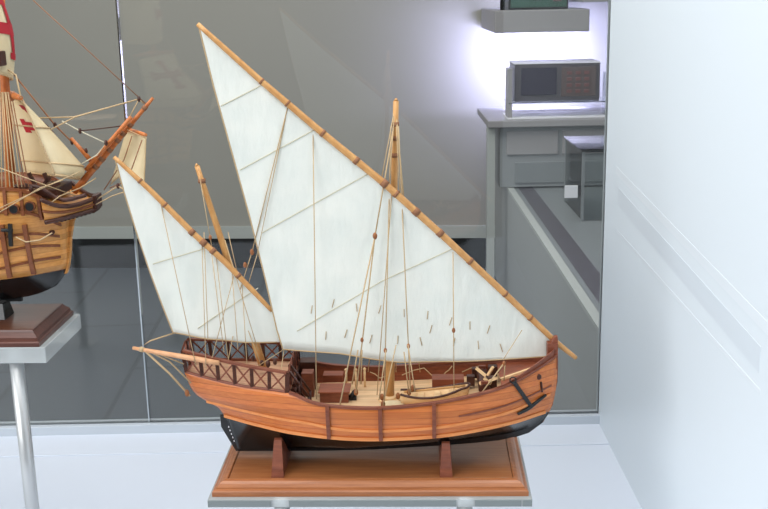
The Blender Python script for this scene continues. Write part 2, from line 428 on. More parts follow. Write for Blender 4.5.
# decks
def deckmesh(x0, x1, zf, inset, n=40, stop=None):
    mb = MB(); rows = []
    for i in range(n + 1):
        x = lerp(x0, x1, i / n); z = zf(x); w = max(.001, H.half(x, z) - inset)
        rows.append([Vector((x, lerp(-w, w, j / 8), z + .0012 * (1 - (2 * j / 8 - 1) ** 2))) for j in range(9)])
    mb.grid(rows, False, True); return mb
zdeck = lambda x: interp(x, [(-.09, .0735), (-.05, .071), (.02, .0705), (.06, .0725), (.10, .0785), (.13, .085), (.17, .094)])
deckmesh(-.082, .172, zdeck, .0012).build('main_deck', 'deck', ship, solid=(.001, -1))
zpoop = lambda x: interp(x, [(-.182, .1080), (-.15, .1035), (-.12, .0998), (-.07, .0962)])
deckmesh(-.1805, -.0755, zpoop, .0008).build('poop_deck', 'poop', ship, solid=(.001, -1))
deckmesh(.128, .1775, lambda x: interp(x, [(.128, .0955), (.178, .107)]), .0012, 14).build('foredeck', 'inner', ship, solid=(.001, -1))
# poop bulkhead with a doorway
mb = MB()
mb.box((-.0758, -.0285, .084), (.003, .032, .024)); mb.box((-.0758, .0285, .084), (.003, .032, .024)); mb.box((-.0758, 0, .0935), (.003, .03, .006)); mb.box((-.0775, 0, .083), (.001, .026, .022))
mb.build('poop_bulkhead', 'dark', ship)
# lattice rails of the poop
def railing(base, top, n, name='poop_railing'):
    """base/top: functions t->Vector"""
    mb = MB()
    N = 40
    mb.tube([base(i / N) for i in range(N + 1)], .0016, 6)
    r = mb.build(name, 'rail', ship)
    mb = MB()
    mb.strip([top(i / N) for i in range(N + 1)], [[Vector((-.0004, -.002, -.0011)), Vector((.0004, .002, -.0011)), Vector((.0004, .002, .0011)), Vector((-.0004, -.002, .0011))]] * (N + 1))
    mb.build('top_rail', 'rail', r)
    for i in range(n + 1):
        t = i / n; mb = MB(); mb.bar(base(t), top(t), .0032, .0026, up=(0, 1, 0)); mb.build('post', 'dark', r)
    for i in range(n):
        a, b = i / n, (i + 1) / n
        mb = MB(); mb.bar(base(a), top(b), .0014, .0011, up=(0, 1, 0)); mb.bar(base(b), top(a), .0014, .0011, up=(0, 1, 0)); mb.build('cross_brace', 'rail', r)
    return r
def pb(side):
    def base(t):
        x = lerp(-.1800, -.0780, t); z = zpoop(x) + .0015; return Vector((x, side * (H.half(x, z) - .0012), z))
    def top(t):
        x = lerp(-.1820, -.0775, t); b = base(t); z = interp(x, [(-.182, .1310), (-.145, .1255), (-.11, .1205), (-.078, .1167)])
        return Vector((x, b.y * .93, z))
    return base, top
for side in (-1, 1): b_, t_ = pb(side); railing(b_, t_, 6)
bN, tN = pb(-1); bF, tF = pb(1)
arch = lambda t: lerp(tN(0), tF(0), t) + Vector((-.001, 0, .004 * math.sin(math.pi * t)))
railing(lambda t: lerp(bN(0), bF(0), t), arch, 2, 'stern_railing')
railing(lambda t: lerp(bN(1), bF(1), t) + Vector((.001, 0, 0)), lambda t: lerp(tN(1), tF(1), t) + Vector((.001, 0, .0035 * math.sin(math.pi * t))), 5, 'break_railing')
# companion ladder at the break of the poop
mb = MB()
for y in (-.037, -.024): mb.bar((-.0745, y, .098), (-.0580, y, .0725), .0016, .004)
for k in range(5): mb.box((lerp(-.073, -.060, k / 4), -.0305, lerp(.0945, .0755, k / 4)), (.005, .013, .001))
lad = mb.build('ladder', 'dark', ship)
mb = MB()
for y in (-.038, -.023):
    mb.tube([(-.075, y, .116), (-.058, y, .090)], .0011, 6); mb.tube([(-.0585, y, .0725), (-.058, y, .090)], .0013, 6); mb.tube([(-.067, y, .086), (-.0665, y, .103)], .001, 6)
mb.build('handrail', 'dark', lad)
mb = MB(); mb.box((-.064, .012, .085), (.012, .014, .026)); mb.build('locker', 'rail', ship, bevel=.0006)
mb = MB(); mb.box((-.066, .035, .087), (.016, .016, .030)); mb.build('locker', 'dark', ship, bevel=.0006)
# hatch house on deck
mb = MB(); mb.box((-.0362, .002, .0765), (.0285, .022, .012)); ho = mb.build('deck_house', 'rail', ship, bevel=.0004)
mb = MB(); mb.box((-.0362, .002, .0832), (.0315, .025, .0016)); mb.build('roof', 'inner', ho, bevel=.0004)
mb = MB(); mb.box((-.040, .033, .084), (.021, .014, .008)); mb.build('deck_chest', 'inner', ship, bevel=.0006)
for x, y in ((-.027, .034), (-.017, .034), (-.008, .036)):
    mb = MB(); mb.tube([(x, y, .072), (x, y, .090)], .0013, 6); mb.ball((x, y, .091), (.0034, .0034, .0034), 8); mb.build('belaying_pin', 'pale', ship)
mb = MB(); mb.tube([(-.021, -.003, .0745), (-.0165, .0035, .0785), (-.0145, .006, .080)], [.0022, .0026, .0018], 8); mb.box((-.0185, .0, .0735), (.008, .006, .003)); mb.build('swivel_gun', 'iron', ship)
# ------------------------------------------------------------------ masts
def mast(name, foot, head, r0_, r1_, parent, mat='spar', n=12):
    mb = MB(); foot, head = Vector(foot), Vector(head)
    mb.tube([lerp(foot, head, i / 10) for i in range(11)], [lerp(r0_, r1_, (i / 10) ** 1.3) for i in range(11)], n)
    mb.tube([head, head + (head - foot).normalized() * r1_], [r1_ * .9, r1_ * .3], n)
    return mb.build(name, mat, parent)
mh = A.at(396, 101, 0); mf = A.at(389.5, 398, 0); mf.z = .071
mm = mast('main_mast', mf, mh, .0046, .0026, ship)
mb = MB(); mb.tube([mf + Vector((0, 0, .0)), mf + Vector((0, 0, .0028))], [.012, .0115], 14); mb.tube([mf + Vector((0, 0, .0028)), mf + Vector((0, 0, .0055))], [.0085, .0075], 14)
mb.build('mast_step', 'pale', mm)
for py in (124, 138, 155):
    mb = MB(); c = A.at(396 - (py - 100) * .021, py, 0); mb.tube([c - Vector((0, 0, .002)), c + Vector((0, 0, .002))], .0037, 10); mb.build('mast_lashing', 'lash', mm)
zh = A.at(197, 166, 0); zf_ = A.at(263.5, 368, 0)
zm = mast('mizzen_mast', zf_, zh, .0043, .0024, ship)
mb = MB(); c = lerp(zf_, zh, .93); mb.tube([c - Vector((0, 0, .002)), c + Vector((0, 0, .002))], .0036, 10); mb.build('mast_lashing', 'lash', zm)
# ------------------------------------------------------------------ sails
def onplane(fr, px, py, yf):
    y = 0
    for _ in range(6): p = fr.at(px, py, y); y = yf(p.x) if callable(yf) else yf
    return fr.at(px, py, y)
ysail = lambda x: sinterp(x, [(-.2, -.0135), (.03, -.0135), (.08, -.010), (.185, .0080), (.25, .017)])
yyard = lambda x: ysail(x) - .0012
class Sail:
    def __init__(s, fr, yard, lower, y0, amp, ncol):
        """yard, lower: pixel polylines left to right"""
        s.y0, s.amp = (y0 if callable(y0) else (lambda x: y0)), amp
        s.top = [(p.x, p.z) for p in (onplane(fr, x, y, s.y0) for x, y in yard)]
        s.bot = [(p.x, p.z) for p in (onplane(fr, x, y, s.y0) for x, y in lower)]
        s.x0 = s.bot[0][0]; s.x1 = s.bot[-1][0]
        xs = sorted(set([lerp(s.x0, s.x1, i / ncol) for i in range(ncol + 1)] + [p[0] for p in s.bot]))
        s.xs = xs
    def y(s, x, z):
        zt, zb = interp(x, s.top), interp(x, s.bot)
        v = min(1, max(0, (z - zb) / max(1e-6, zt - zb))); u = min(1, max(0, (x - s.x0) / (s.x1 - s.x0)))
        b = 4 * v * (1 - v) * math.sin(math.pi * u)
        return s.y0(x) + s.amp * b + .0012 * math.sin(22 * u + 5 * v) * (1 - v) ** 1.5 * math.sin(math.pi * min(1, u * 1.0))
    def mesh(s, nrow=26):
        rows = []
        for x in s.xs:
            zt, zb = interp(x, s.top), interp(x, s.bot)
            if zt - zb < .0004: zt = zb + .0004
            rows.append([Vector((x, s.y(x, lerp(zb, zt, j / nrow)), lerp(zb, zt, j / nrow))) for j in range(nrow + 1)])
        mb = MB(); mb.grid(rows, True); return mb
    def line(s, fr, p, q, off=-.0006, n=16):
        a = onplane(fr, *p, s.y0); b = onplane(fr, *q, s.y0); pts = []
        for i in range(n + 1):
            c = lerp(a, b, i / n); c.y = s.y(c.x, c.z) + off; pts.append(c)
        return pts
foot_main = [(199, 27), (214, 88), (232, 153), (250, 218), (266, 282), (277, 330), (283, 349), (300, 350.5), (340, 354), (370, 358.5), (400, 362), (430, 362), (460, 361.5), (490, 360), (520, 358.5), (545, 356.5), (557, 355)]
yard_main = [(197.5, 24), (260, 80), (320, 131), (385, 184), (440, 233), (500, 289), (557, 343), (576, 358)]
ms = Sail(A, yard_main, foot_main, ysail, .004, 60)
msail = ms.mesh().build('main_sail', 'sail', ship, solid=(.0005, 0))
foot_miz = [(115.5, 160), (124, 192), (136, 231), (150, 272), (162, 304), (173, 332.5), (190, 336), (215, 339.5), (240, 342), (262, 342.5), (281, 342)]
yard_miz = [(114, 157), (150, 190), (195, 235), (225, 262), (255, 293), (272, 311), (281, 320)]
zs = Sail(A, yard_miz, foot_miz, -.0088, .002, 40)
zsail = zs.mesh().build('mizzen_sail', 'sail', ship, solid=(.0005, 0))
# bolt ropes along the free edges
for s_, so, lo in ((ms, msail, foot_main), (zs, zsail, foot_miz)):
    pts = []
    for a, b in zip(lo, lo[1:]): pts += s_.line(A, a, b, 0, 5)[:-1]
    mb = MB(); mb.tube(pts, .0007, 5); mb.build('bolt_rope', 'rope', so)
for p, q in [((221, 106), (264, 84)), ((240, 170), (314, 130)), ((262, 233), (368, 174)), ((297, 331), (380, 283)), ((380, 283), (456, 247))]:
    mb = MB(); mb.tube(ms.line(A, p, q), .0005, 5); mb.build('sail_seam', 'thread', msail)
for p, q in [((153, 264), (210, 247)), ((198, 328), (258, 288))]:
    mb = MB(); mb.tube(zs.line(A, p, q), .0005, 5); mb.build('sail_seam', 'thread', zsail)
# reef points
rows_ = [[(312, 306), (334, 300), (356, 304), (381, 306), (404, 310), (428, 312), (452, 318), (470, 322), (490, 326)], [(326, 332), (347, 330), (372, 335), (398, 336), (420, 338), (432, 326), (455, 338), (478, 341), (500, 344)]]
for row in rows_:
    for x, y in row:
        mb = MB(); dx = random.uniform(-3, 3); mb.tube(ms.line(A, (x, y), (x + dx, y + 8), -.0008, 4), .0004, 5); mb.build('reef_point', 'rope', msail)
# yards
def spar(pix, y, r, name, bands, brope=None):
    pts = []
    for (a, b) in zip(pix, pix[1:]):
        for i in range(6): pts.append(onplane(A, lerp(a[0], b[0], i / 6), lerp(a[1], b[1], i / 6), y))
    pts.append(onplane(A, *pix[-1], y)); n = len(pts)
    rs = [r * (.62 + .38 * math.sin(math.pi * min(1, max(0, i / (n - 1)))) ** .7) for i in range(n)]
    mb = MB(); mb.tube(pts, rs, 10); yd = mb.build(name, 'spar', ship)
    for px, py, w in bands:
        # nearest point on the spar
        c = onplane(A, px, py, y); k = min(range(n - 1), key=lambda i: (pts[i] - c).length); d = (pts[k + 1] - pts[k]).normalized()
        t = (c - pts[k]).dot(d); c = pts[k] + d * t
        mb = MB(); mb.tube([c - d * w / 2, c + d * w / 2], rs[k] * 1.16, 10); mb.build('yard_lashing', 'lash', yd)
    return yd
yard = spar(yard_main, yyard, .0034, 'main_yard', [(262, 81, .002), (288, 103, .002), (323, 133, .003), (356, 161, .004), (384, 184, .006), (396, 194, .003), (416, 212, .006), (440, 233, .005), (470, 261, .003), (505, 294, .002), (530, 318, .002)])
spar(yard_miz[:-1], -.0100, .0029, 'mizzen_yard', [(140, 181, .002), (165, 205, .002), (192, 232, .005), (204, 242, .006), (213, 251, .004), (238, 276, .003)])
# stern boom
mb = MB(); a = A.at(133, 348, -.016); b = A.at(219, 363, -.034)
mb.tube([lerp(a, b, i / 6) for i in range(7)], [.0017, .0020, .0023, .0025, .0027, .0027, .0024], 10); mb.build('stern_boom', 'pale_boom', ship)
# ------------------------------------------------------------------ rigging
def rope(pts, r=.0006, mat='rope', parent=ship, name='rigging_rope'):
    mb = MB(); mb.tube(pts, r, 5); return mb.build(name, mat, parent)
def blk(c, s=.004, parent=None, mat='block'):
    mb = MB(); mb.ball(c, (s * .8, s * .6, s * 1.3), 8); return mb.build('block', mat, parent)
def R(p, q, yp, yq, r=.0006, blocks=(), mat='rope'):
    a = A.at(*p, yp); b = A.at(*q, yq); o = rope([a, b], r * .82, mat)
    for t in blocks: blk(lerp(a, b, t), .0042, o)
    return o
ny = lambda x: -(H.half(x, .086) + .0005)
# shrouds / running rigging over the main sail
j = A.at(375, 236, -.024)
o = rope([A.at(393.5, 128, -.003), j], .0007); blk(j, .0055, o)
rope([j, A.at(339, 409, -.054)], .0007)
o = rope([j, A.at(356, 393, -.034)], .0007); blk(A.at(362, 340, -.033), .004, o)
o = R((391, 126), (384, 405), -.003, -.040, .0007, (.80,))
R((392, 190), (377, 395), -.014, -.020, .0006)
o = R((398.5, 126), (410.5, 393), -.003, -.034, .0007, (.82,))
R((396, 345), (383, 406), -.036, -.046, .0007); R((386, 350), (379, 400), -.036, -.042, .0007)
R((408, 345), (415, 392), -.034, -.040, .0007); R((404, 352), (409, 394), -.034, -.030, .0007)
R((358, 350), (352, 384), -.033, -.028, .0008); R((362, 350), (361, 384), -.033, -.022, .0008)
R((313, 131), (316.5, 399), -.013, -.040, .0006)
R((453, 252), (454, 391), -.013, -.030, .0006, (.56,))
R((505, 362), (480, 395), -.030, -.036, .0008, (.04,)); R((505, 362), (504, 381), -.030, -.028, .0007); R((503, 360), (522, 330), -.030, -.012, .0005)
# mast head stays
for dx, px2, py2 in ((-3, 381, 182), (-1.5, 389, 186), (2, 400, 195), (3.5, 404, 199)): R((395 + dx * .3, 112), (px2, py2), -.001, -.014, .0006)
# far side shrouds
for px2 in (368, 396, 420): R((396, 122), (px2, 372), .002, .05, .0006)
# main yard vang to the mizzen
j = A.at(252, 252, -.014)
o = R((288, 106), (252, 252), -.014, -.014, .0006); blk(j, .005, o); blk(A.at(245, 265, -.014), .0045, o)
R((252, 252), (240, 290), -.014, -.008, .0005); R((288, 106), (257, 255), -.013, -.016, .0005); R((257, 255), (248, 285), -.016, -.01, .0005)
# mizzen rigging
o = R((200, 178), (212, 248), -.003, -.010, .0005, (.85,)); R((204, 232), (208, 340), -.008, -.030, .0005); R((211, 248), (224, 352), -.011, -.03, .0005)
R((228, 232), (240, 285), -.004, -.008, .0005)
for (x1, y1, x2, y2, yy) in [(160, 200, 196, 366, -.033), (202, 243, 206, 368, -.036), (216, 255, 228, 358, -.03), (232, 272, 238, 350, -.03), (236, 268, 212, 358, -.034), (242, 282, 247, 365, -.035), (225, 240, 258, 350, -.02), (248, 330, 260, 362, -.02), (233, 336, 227, 366, -.034), (283, 350, 258, 366, -.02), (284, 350, 281, 371, -.038)]:
    R((x1, y1), (x2, y2), -.008, yy, .0005)
# rudder tackle and boom ropes
t_ = A.at(141, 347, -.018)
rope([A.at(176, 332.5, -.0045), A.at(150, 341, -.014), t_, A.at(170, 362, -.02), A.at(191, 383, -.024)], .0008)
o = rope([t_, A.at(170, 374, -.024), A.at(190, 396, -.024)], .0011); blk(A.at(187, 393, -.0245), .006, o)
rope([t_, A.at(184, 364, -.022)], .0007)
mb = MB(); d = (b - a).normalized(); c = A.at(142, 349.6, -.018); mb.tube([c - d * .002, c + d * .002], .0026, 10); mb.build('boom_lashing', 'rope', ship)
for (x, y, yy, s) in ((262, 363, -.012, .005), (253, 358, -.01, .0045), (268, 364, -.02, .006), (275, 362, -.02, .005)): blk(A.at(x, y, yy), s, ship, 'dark')
# fife posts by the mast, deadeyes at shroud feet
for (x, y, yy) in ((382, 397, -.012), (398, 396, -.012), (409, 392, -.02), (413, 388, -.02), (383, 404, -.035), (356, 392, -.03)): blk(A.at(x, y, yy), .0058, ship, 'block')
mb = MB(); c = A.at(392, 404, -.022); mb.ball((c.x, c.y, zdeck(c.x) + .004), (.026, .018, .008), 14); mb.build('rope_coil', 'stone', ship)
# ------------------------------------------------------------------ ship's boat on deck
bx0, bx1 = A.at(401, 398, -.012).x, A.at(467, 393, -.012).x
def bo(u, v, side):
    w = .0125 * max(0, math.sin(math.pi * (u * .86 + .1))) ** .6 if u < .98 else .0005
    x = lerp(bx0, bx1, u); z0 = zdeck(.06) - .0005 + .010 * u * u * .8 + .002
    return Vector((x + (.003 if u > .9 else 0) * v, -.018 + side * w * (v ** .5), z0 + v * (.0095 + .003 * (2 * u - 1) ** 2)))
mb = MB()
for side in (-1, 1): mb.grid([[bo(i / 20, j / 6, side) for j in range(7)] for i in range(21)], True, side == 1)
boat = mb.build('dinghy', 'pale', ship, solid=(.0012, 0)); boat['label'] = 'pale wooden dinghy lying on the deck'
mb = MB()
for side in (-1, 1): mb.tube([bo(i / 20, 1, side) for i in range(21)], .0012, 6)
mb.build('gunwale', 'dark', boat)
for u in (.3, .55, .78):
    a_, b_ = bo(u, .7, -1), bo(u, .7, 1); mb = MB(); mb.box(lerp(a_, b_, .5), (.006, (b_ - a_).length, .001)); mb.build('thwart', 'pale', boat)
mb = MB(); mb.tube([bo(.05, .95, -1) + Vector((0, .008, .001)), bo(.9, .95, -1) + Vector((0, .006, .001))], .001, 6); mb.tube([bo(.08, .95, 1) + Vector((0, -.006, .001)), bo(.93, .95, 1) + Vector((0, -.006, .001))], .001, 6)
mb.build('oar', 'spar', boat)
c = A.at(448, 391, .012); mb = MB(); mb.box((c.x, .012, zdeck(c.x) + .009), (.032, .016, .014)); cz = mb.build('hatch_cover', 'inner', ship, bevel=.0005)
# windlass at the bow
wx = .112; wz = zdeck(wx) + .010
mb = MB(); mb.tube([(wx, -.026, wz), (wx, .026, wz)], .0058, 8, False); wl = mb.build('windlass', 'dark', ship)
for y in (-.022, .022): mb = MB(); mb.box((wx, y, wz - .002), (.007, .004, .020)); mb.build('bitt', 'rail', wl, bevel=.0005)
for (x1, y1, x2, y2, yy) in [(476, 368, 486, 376, -.012), (488, 375, 493, 367, -.016), (489, 381, 497, 378, -.018), (484, 378, 491, 384, -.014), (480, 382, 483, 387, -.02)]:
    mb = MB(); p_, q_ = A.at(x1, y1, yy), A.at(x2, y2, yy - .004); mb.bar(p_, q_, .0024, .0024); mb.build('handspike', 'pale', wl)
mb = MB(); a_, b_ = A.at(501, 380, -.014), A.at(536, 368, -.004); mb.bar(a_, b_, .0028, .004); mb.build('foredeck_beam', 'pale', ship)
mb = MB()
for (x, y, z, s) in ((.100, .01, .088, .008), (.120, -.012, .094, .009), (.122, .014, .096, .009), (.106, .026, .090, .008)): mb.box((x, y, z), (s, s * .9, s * 1.3))
mb.build('bow_fitting', 'dark', ship, bevel=.0006)
# far bulwark rope swags
for (x1, y1, xm, ym, x2, y2) in ((402, 375, 424, 368, 440, 381), (440, 381, 446, 372, 452, 366), (462, 372, 480, 366, 498, 362), (370, 372, 380, 378, 392, 372)):
    rope([A.at(x1, y1, .045), A.at((x1 + xm) / 2, (y1 + ym) / 2 - 1, .045), A.at(xm, ym, .045), A.at((x2 + xm) / 2, (y2 + ym) / 2 + 1, .045), A.at(x2, y2, .045)], .0006)
# anchor on the near bow
def onhull(px, py, lift=.0022):
    y = -.03
    for _ in range(8): p = A.at(px, py, y); y = -(H.half(p.x, p.z) + lift)
    return A.at(px, py, y)
an0, an1 = onhull(514, 382), onhull(531, 406)
mb = MB(); mb.bar(an0, an1, .0036, .0026, up=(0, 1, 0)); anc = mb.build('anchor', 'iron', ship); anc['label'] = 'black anchor lashed to the starboard bow'
mb = MB(); pts = [onhull(518, 414), onhull(526, 410), onhull(531, 406.5), onhull(538, 401), onhull(546, 395)]
mb.tube(pts, [.0014, .0019, .0021, .0018, .0013], 8); mb.build('anchor_arm', 'iron', anc)
mb = MB(); p_ = onhull(513, 380); mb.tube([p_ + Vector((.003 * math.cos(k), 0, .003 * math.sin(k))) for k in [i * .7 for i in range(10)]], .0007, 6); mb.build('anchor_ring', 'iron', anc)
mb = MB(); p_ = onhull(539, 377, .0008); mb.ball(p_, (.005, .002, .006), 10); mb.build('hawse_hole', 'dark', ship)
mb = MB(); p_, q_ = onhull(541, 382, .001), onhull(542, 392, .001); mb.bar(p_, q_, .002, .0012); mb.build('hawse_cleat', 'dark', ship)

# ================================================================== BASE OF THE CARAVEL
bx = .1515; by = .0680
base = thing('wooden_plinth', A.o, A.a, 'wide cherry wood plinth with stepped edges under the large caravel', 'plinth')
def moulded(w, d, prof, mat, parent, name, cx=0, cy=0):
    """rectangular plinth from a profile of (inset, z)"""
    mb = MB(); vs = []
    for ins, z in prof:
        for sx, sy in ((-1, -1), (1, -1), (1, 1), (-1, 1)): vs.append((cx + sx * (w - ins), cy + sy * (d - ins), z))
    n = len(prof); fs = [(3, 2, 1, 0), tuple((n - 1) * 4 + k for k in range(4))]
    for i in range(n - 1):
        for k in range(4): fs.append((i * 4 + k, i * 4 + (k + 1) % 4, (i + 1) * 4 + (k + 1) % 4, (i + 1) * 4 + k))
    mb.add(vs, fs); return mb.build(name, mat, parent)
moulded(bx, by, [(0, 0), (0, .0045), (.0012, .0058), (.0035, .0064), (.0038, .0078), (.006, .0105), (.009, .0122), (.0125, .013), (.0135, .0128), (.014, .0105), (.016, .0105)], 'mould', base, 'moulding')
mb = MB(); mb.box((0, 0, .0108), (2 * (bx - .0143), 2 * (by - .0143), .0026)); mb.build('top_panel', 'base', base)
for px in (278.5, 446):
    x = A.at(px, 474, -.045).x; mb = MB()
    # transverse cradle board with a curved notch for the hull
    zt = .0122; out = [(-.0525, zt), (.0525, zt), (.050, zt + .006), (.046, .0445), (.041, .0475)]
    u = H.u_of(x, .5)
    notch = []
    for k in range(13):
        v = lerp(.86, 0, k / 12); p = H.p(u, v, 1, .0020); notch.append((p.y, p.z - .0022))
    notch = [(y + .0006, z - .0012) for y, z in notch[:-1]] + [(.0040, H.p(u, .0, 1).z - .0016), (.0034, H.p(u, 0, 1).z - .0062)]
    notch2 = [(-y, z) for y, z in reversed(notch)]
    topz = notch[0][1]
    prof = [(-.0525, zt), (.0525, zt), (.0505, zt + .008), (notch[0][0] + .0052, topz - .0005), (notch[0][0] + .0005, topz - .0002)] + notch[1:] + notch2[:-1] + [(-notch[0][0] - .0005, topz - .0002), (-notch[0][0] - .0052, topz - .0005), (-.0505, zt + .008)]
    n = len(prof); hw = .0056
    hx = lambda z: hw * (1.1 - .45 * (z - zt) / (topz - zt))
    mb.add([(x - hx(z), y, z) for y, z in prof] + [(x + hx(z), y, z) for y, z in prof], [tuple(range(n)), tuple(reversed(range(n, 2 * n)))] + [((i + 1) % n, i, n + i, n + (i + 1) % n) for i in range(n)])
    o = mb.build('cradle', 'rail', base, recalc=True)
    bm = bmesh.new(); bm.from_mesh(o.data); bmesh.ops.triangulate(bm, faces=[f for f in bm.faces if len(f.verts) > 4]); bm.to_mesh(o.data); bm.free()

FLOORZ = .90
def stand(fr, x0, x1, y0, y1, th, poles, label, r=.0072, strips=()):
    st = thing('display_stand', fr.o - Vector((0, 0, th)), fr.a, label, 'display stand', 'acrylic and steel model stands')
    mb = MB(); mb.box(((x0 + x1) / 2, (y0 + y1) / 2, th / 2), (x1 - x0, y1 - y0, th - .0004)); mb.build('acrylic_plate', 'acrylic', st, bevel=.0006)
    for x, y in poles:
        h = st.location.z - FLOORZ
        mb = MB(); mb.tube([(x, y, -h), (x, y, -.0002)], r, 20); p = mb.build('pole', 'pole', st)
        mb = MB(); mb.tube([(x, y, .0004), (x, y, th - .0008)], r * 1.05, 20); mb.build('socket', 'frost', p)
        mb = MB(); mb.tube([(x, y, -h), (x, y, -h + .004)], .022, 24); mb.build('foot_plate', 'pole', p)
    for xa, xb in strips:
        mb = MB(); mb.box(((xa + xb) / 2, y0 - .0004, th / 2 - .0002), (xb - xa, .0012, th * .74)); mb.build('edge_strip', 'frostgrey', st)
    return st
ax = lambda px: A.at(px, 503, -.0735).x
stand(A, -.1550, .1545, -.0735, .0705, .0085, [(ax(280), -.062), (ax(465), -.062)], 'clear acrylic plate on steel poles under the caravel plinth', .0076, [(-.1548, ax(271)), (ax(289), ax(456)), (ax(475), ax(521)), (ax(523), .1543)])

# ================================================================== THE CARRACK AT THE LEFT
nao = thing('model_ship', B.o, B.a, 'golden wooden carrack model with cream sails bearing red crosses, cropped at left edge', 'model ship')
def Q(px, py, y=0.0): return B.at(px, py, y)
st = Q(66, 245); zb = Q(68, 268).z; zk_ = Q(20, 298.5).z
X1 = st.x; X0 = X1 - .27; LL = X1 - X0
zrf = Q(40, 187, -.03).z; zbk = Q(85, 203, -.015).z
H2 = Hull(
    xs=[(zk_, X0 + .02), (zb, X0 + .006), (zb + .05, X0), (zb + .09, X0 - .02)],
    xb=[(zk_, Q(33, 297).x), (Q(50, 291).z, Q(50, 291).x), (Q(60, 281).z, Q(60, 281).x), (zb, Q(67, 268).x), (Q(69, 240).z, Q(69, 240).x), (Q(70, 222).z, Q(70, 222).x), (zbk - .005, Q(73, 212).x), (zbk + .03, Q(75, 205).x)],
    zk=[(0, zk_), (.9, zk_), (.96, zk_ + .004), (1, zk_ + .014)],
    zw=[(0, zb + .004), (.3, Q(0, 281, -.04).z - .001), (.7, Q(0, 281, -.045).z), (.88, Q(40, 276, -.03).z), (1, zb)],
    zr=[(0, zrf + .02), (.25, zrf + .006), (.3, zrf - .012), (.6, zrf - .014), (.63, zrf - .002), (.8, zrf + .001), (.9, zrf - .004), (1, Q(72, 208, 0).z)],
    wk=.003,
    ww=[(0, .02), (.2, .042), (.5, .050), (.75, .046), (.88, .032), (.96, .014), (1, .003)],
    wr=[(0, .028), (.2, .042), (.5, .046), (.75, .045), (.9, .038), (.97, .026), (1, .018)],
    kexp=[(0, 1.3), (.3, .6), (.7, .5), (.9, .8), (1, 1)], bulge=.004)
H2.mesh(1, 2, 60, 10).build('hull', ['hull2', 'wale2'], nao, solid=(.002, -1, 1), recalc=True)
H2.mesh(0, 1, 60, 12).build('hull_bottom', 'black', nao, recalc=True)['label'] = 'black painted underwater hull'
mb = MB(); kx = Q(22, 297).x
mb.strip([Vector((X0 + .02, 0, zk_)), Vector((kx, 0, zk_))], [[Vector((0, -.0022, -.0025)), Vector((0, .0022, -.0025)), Vector((0, .0022, .003)), Vector((0, -.0022, .003))]] * 2); mb.build('keel', 'black', nao)
# stem post
pts = [Q(*p) for p in ((65.5, 273), (67.5, 266), (69, 252), (69.5, 238), (72, 222), (76, 212))]
mb = MB(); mb.strip(pts, [[Vector((.002, -.003, 0)), Vector((.002, .003, 0)), Vector((-.004, .003, 0)), Vector((-.004, -.003, 0))]] * len(pts)); mb.build('stem_post', 'hull2', nao)
for side in (-1, 1):
    for v, dv_ in ((1.10, .13), (1.27, .15), (1.44, .13)): H2.band(lambda u, v=v, dv_=dv_: v + dv_ * max(0, (u - .74) / .26), .02, .985, side, .0024, .0016).build('wale', 'wale2', nao)
    H2.band(1.76, .3, .99, side, .0030, .0018).build('wale', 'wale2', nao)
    H2.band(2.0, .0, 1.0, side, .0030, .0018).build('rail_cap', 'wale2', nao)
    for px in (5, 25): H2.rib(Q(px, 250, -.045).x, 1.02, 1.62, side, .0042, .0032).build('fender', 'wale2', nao)
    for px in (6, 21, 36): H2.rib(Q(px, 205, -.043).x, 1.72, 2.0, side, .0030, .0022).build('frame_timber', 'wale2', nao)
def onh2(px, py, lift=.002):
    y = -.04
    for _ in range(8): p = Q(px, py, y); y = -(H2.half(p.x, p.z) + lift)
    return Q(px, py, y)
for px, py in ((14, 209), (30, 206.5), (-6, 211)):
    c = onh2(px, py, .0008); mb = MB(); mb.tube([c + Vector((0, -.0014, 0)), c + Vector((0, .002, 0))], .0052, 18); po = mb.build('porthole', 'wale2', nao)
    mb = MB(); mb.tube([c + Vector((0, -.002, 0)), c + Vector((0, .0, 0))], .0040, 18); mb.build('port_glass', 'bb', po)
c = onh2(52, 232.5, .001); mb = MB(); mb.tube([c + Vector((0, -.0015, 0)), c + Vector((0, .002, 0))], .0024, 12); mb.build('hawse_hole', 'dark', nao)
# deck
mb = MB(); rows = []
for i in range(31):
    x = lerp(X0 + .005, X1 - .004, i / 30); w = H2.half(x, zrf - .014) - .002; rows.append([Vector((x, lerp(-w, w, j / 6), zrf - .016)) for j in range(7)])
mb.grid(rows, False, True); mb.build('main_deck', 'deck', nao, solid=(.001, -1))
# beak head: wedge running out to the point
tip_t, tip_b = Q(96, 197), Q(97, 208)
mb = MB()
def beak(u, v, side):
    xa = Q(44, 214, -.04).x; za0, za1 = lerp(Q(40, 222, -.035).z, 0, 0), Q(40, 197, -.035).z
    lo = Vector((lerp(xa, tip_b.x, u), 0, lerp(za0, tip_b.z, u ** .9))); hi = Vector((lerp(xa, tip_t.x, u), 0, lerp(za1, tip_t.z, u) - .010 * math.sin(math.pi * u) * .6))
    p = lerp(lo, hi, v); w = lerp(.0455, .009, u ** 1.5); return Vector((p.x, side * w * (.86 + .14 * v), p.z))
for side in (-1, 1): mb.grid([[beak(i / 16, j / 5, side) for j in range(6)] for i in range(17)], True, side == 1)
mb.grid([[beak(1, j / 5, -1) for j in range(6)], [beak(1, j / 5, 1) for j in range(6)]], False, True)
mb.grid([[beak(i / 16, 0, -1) for i in range(17)], [beak(i / 16, 0, 1) for i in range(17)]], False, False)
mb.grid([[beak(i / 16, .8, -1) for i in range(17)], [beak(i / 16, .8, 1) for i in range(17)]], False, True)
bk = mb.build('beakhead', 'hull2', nao, recalc=True)
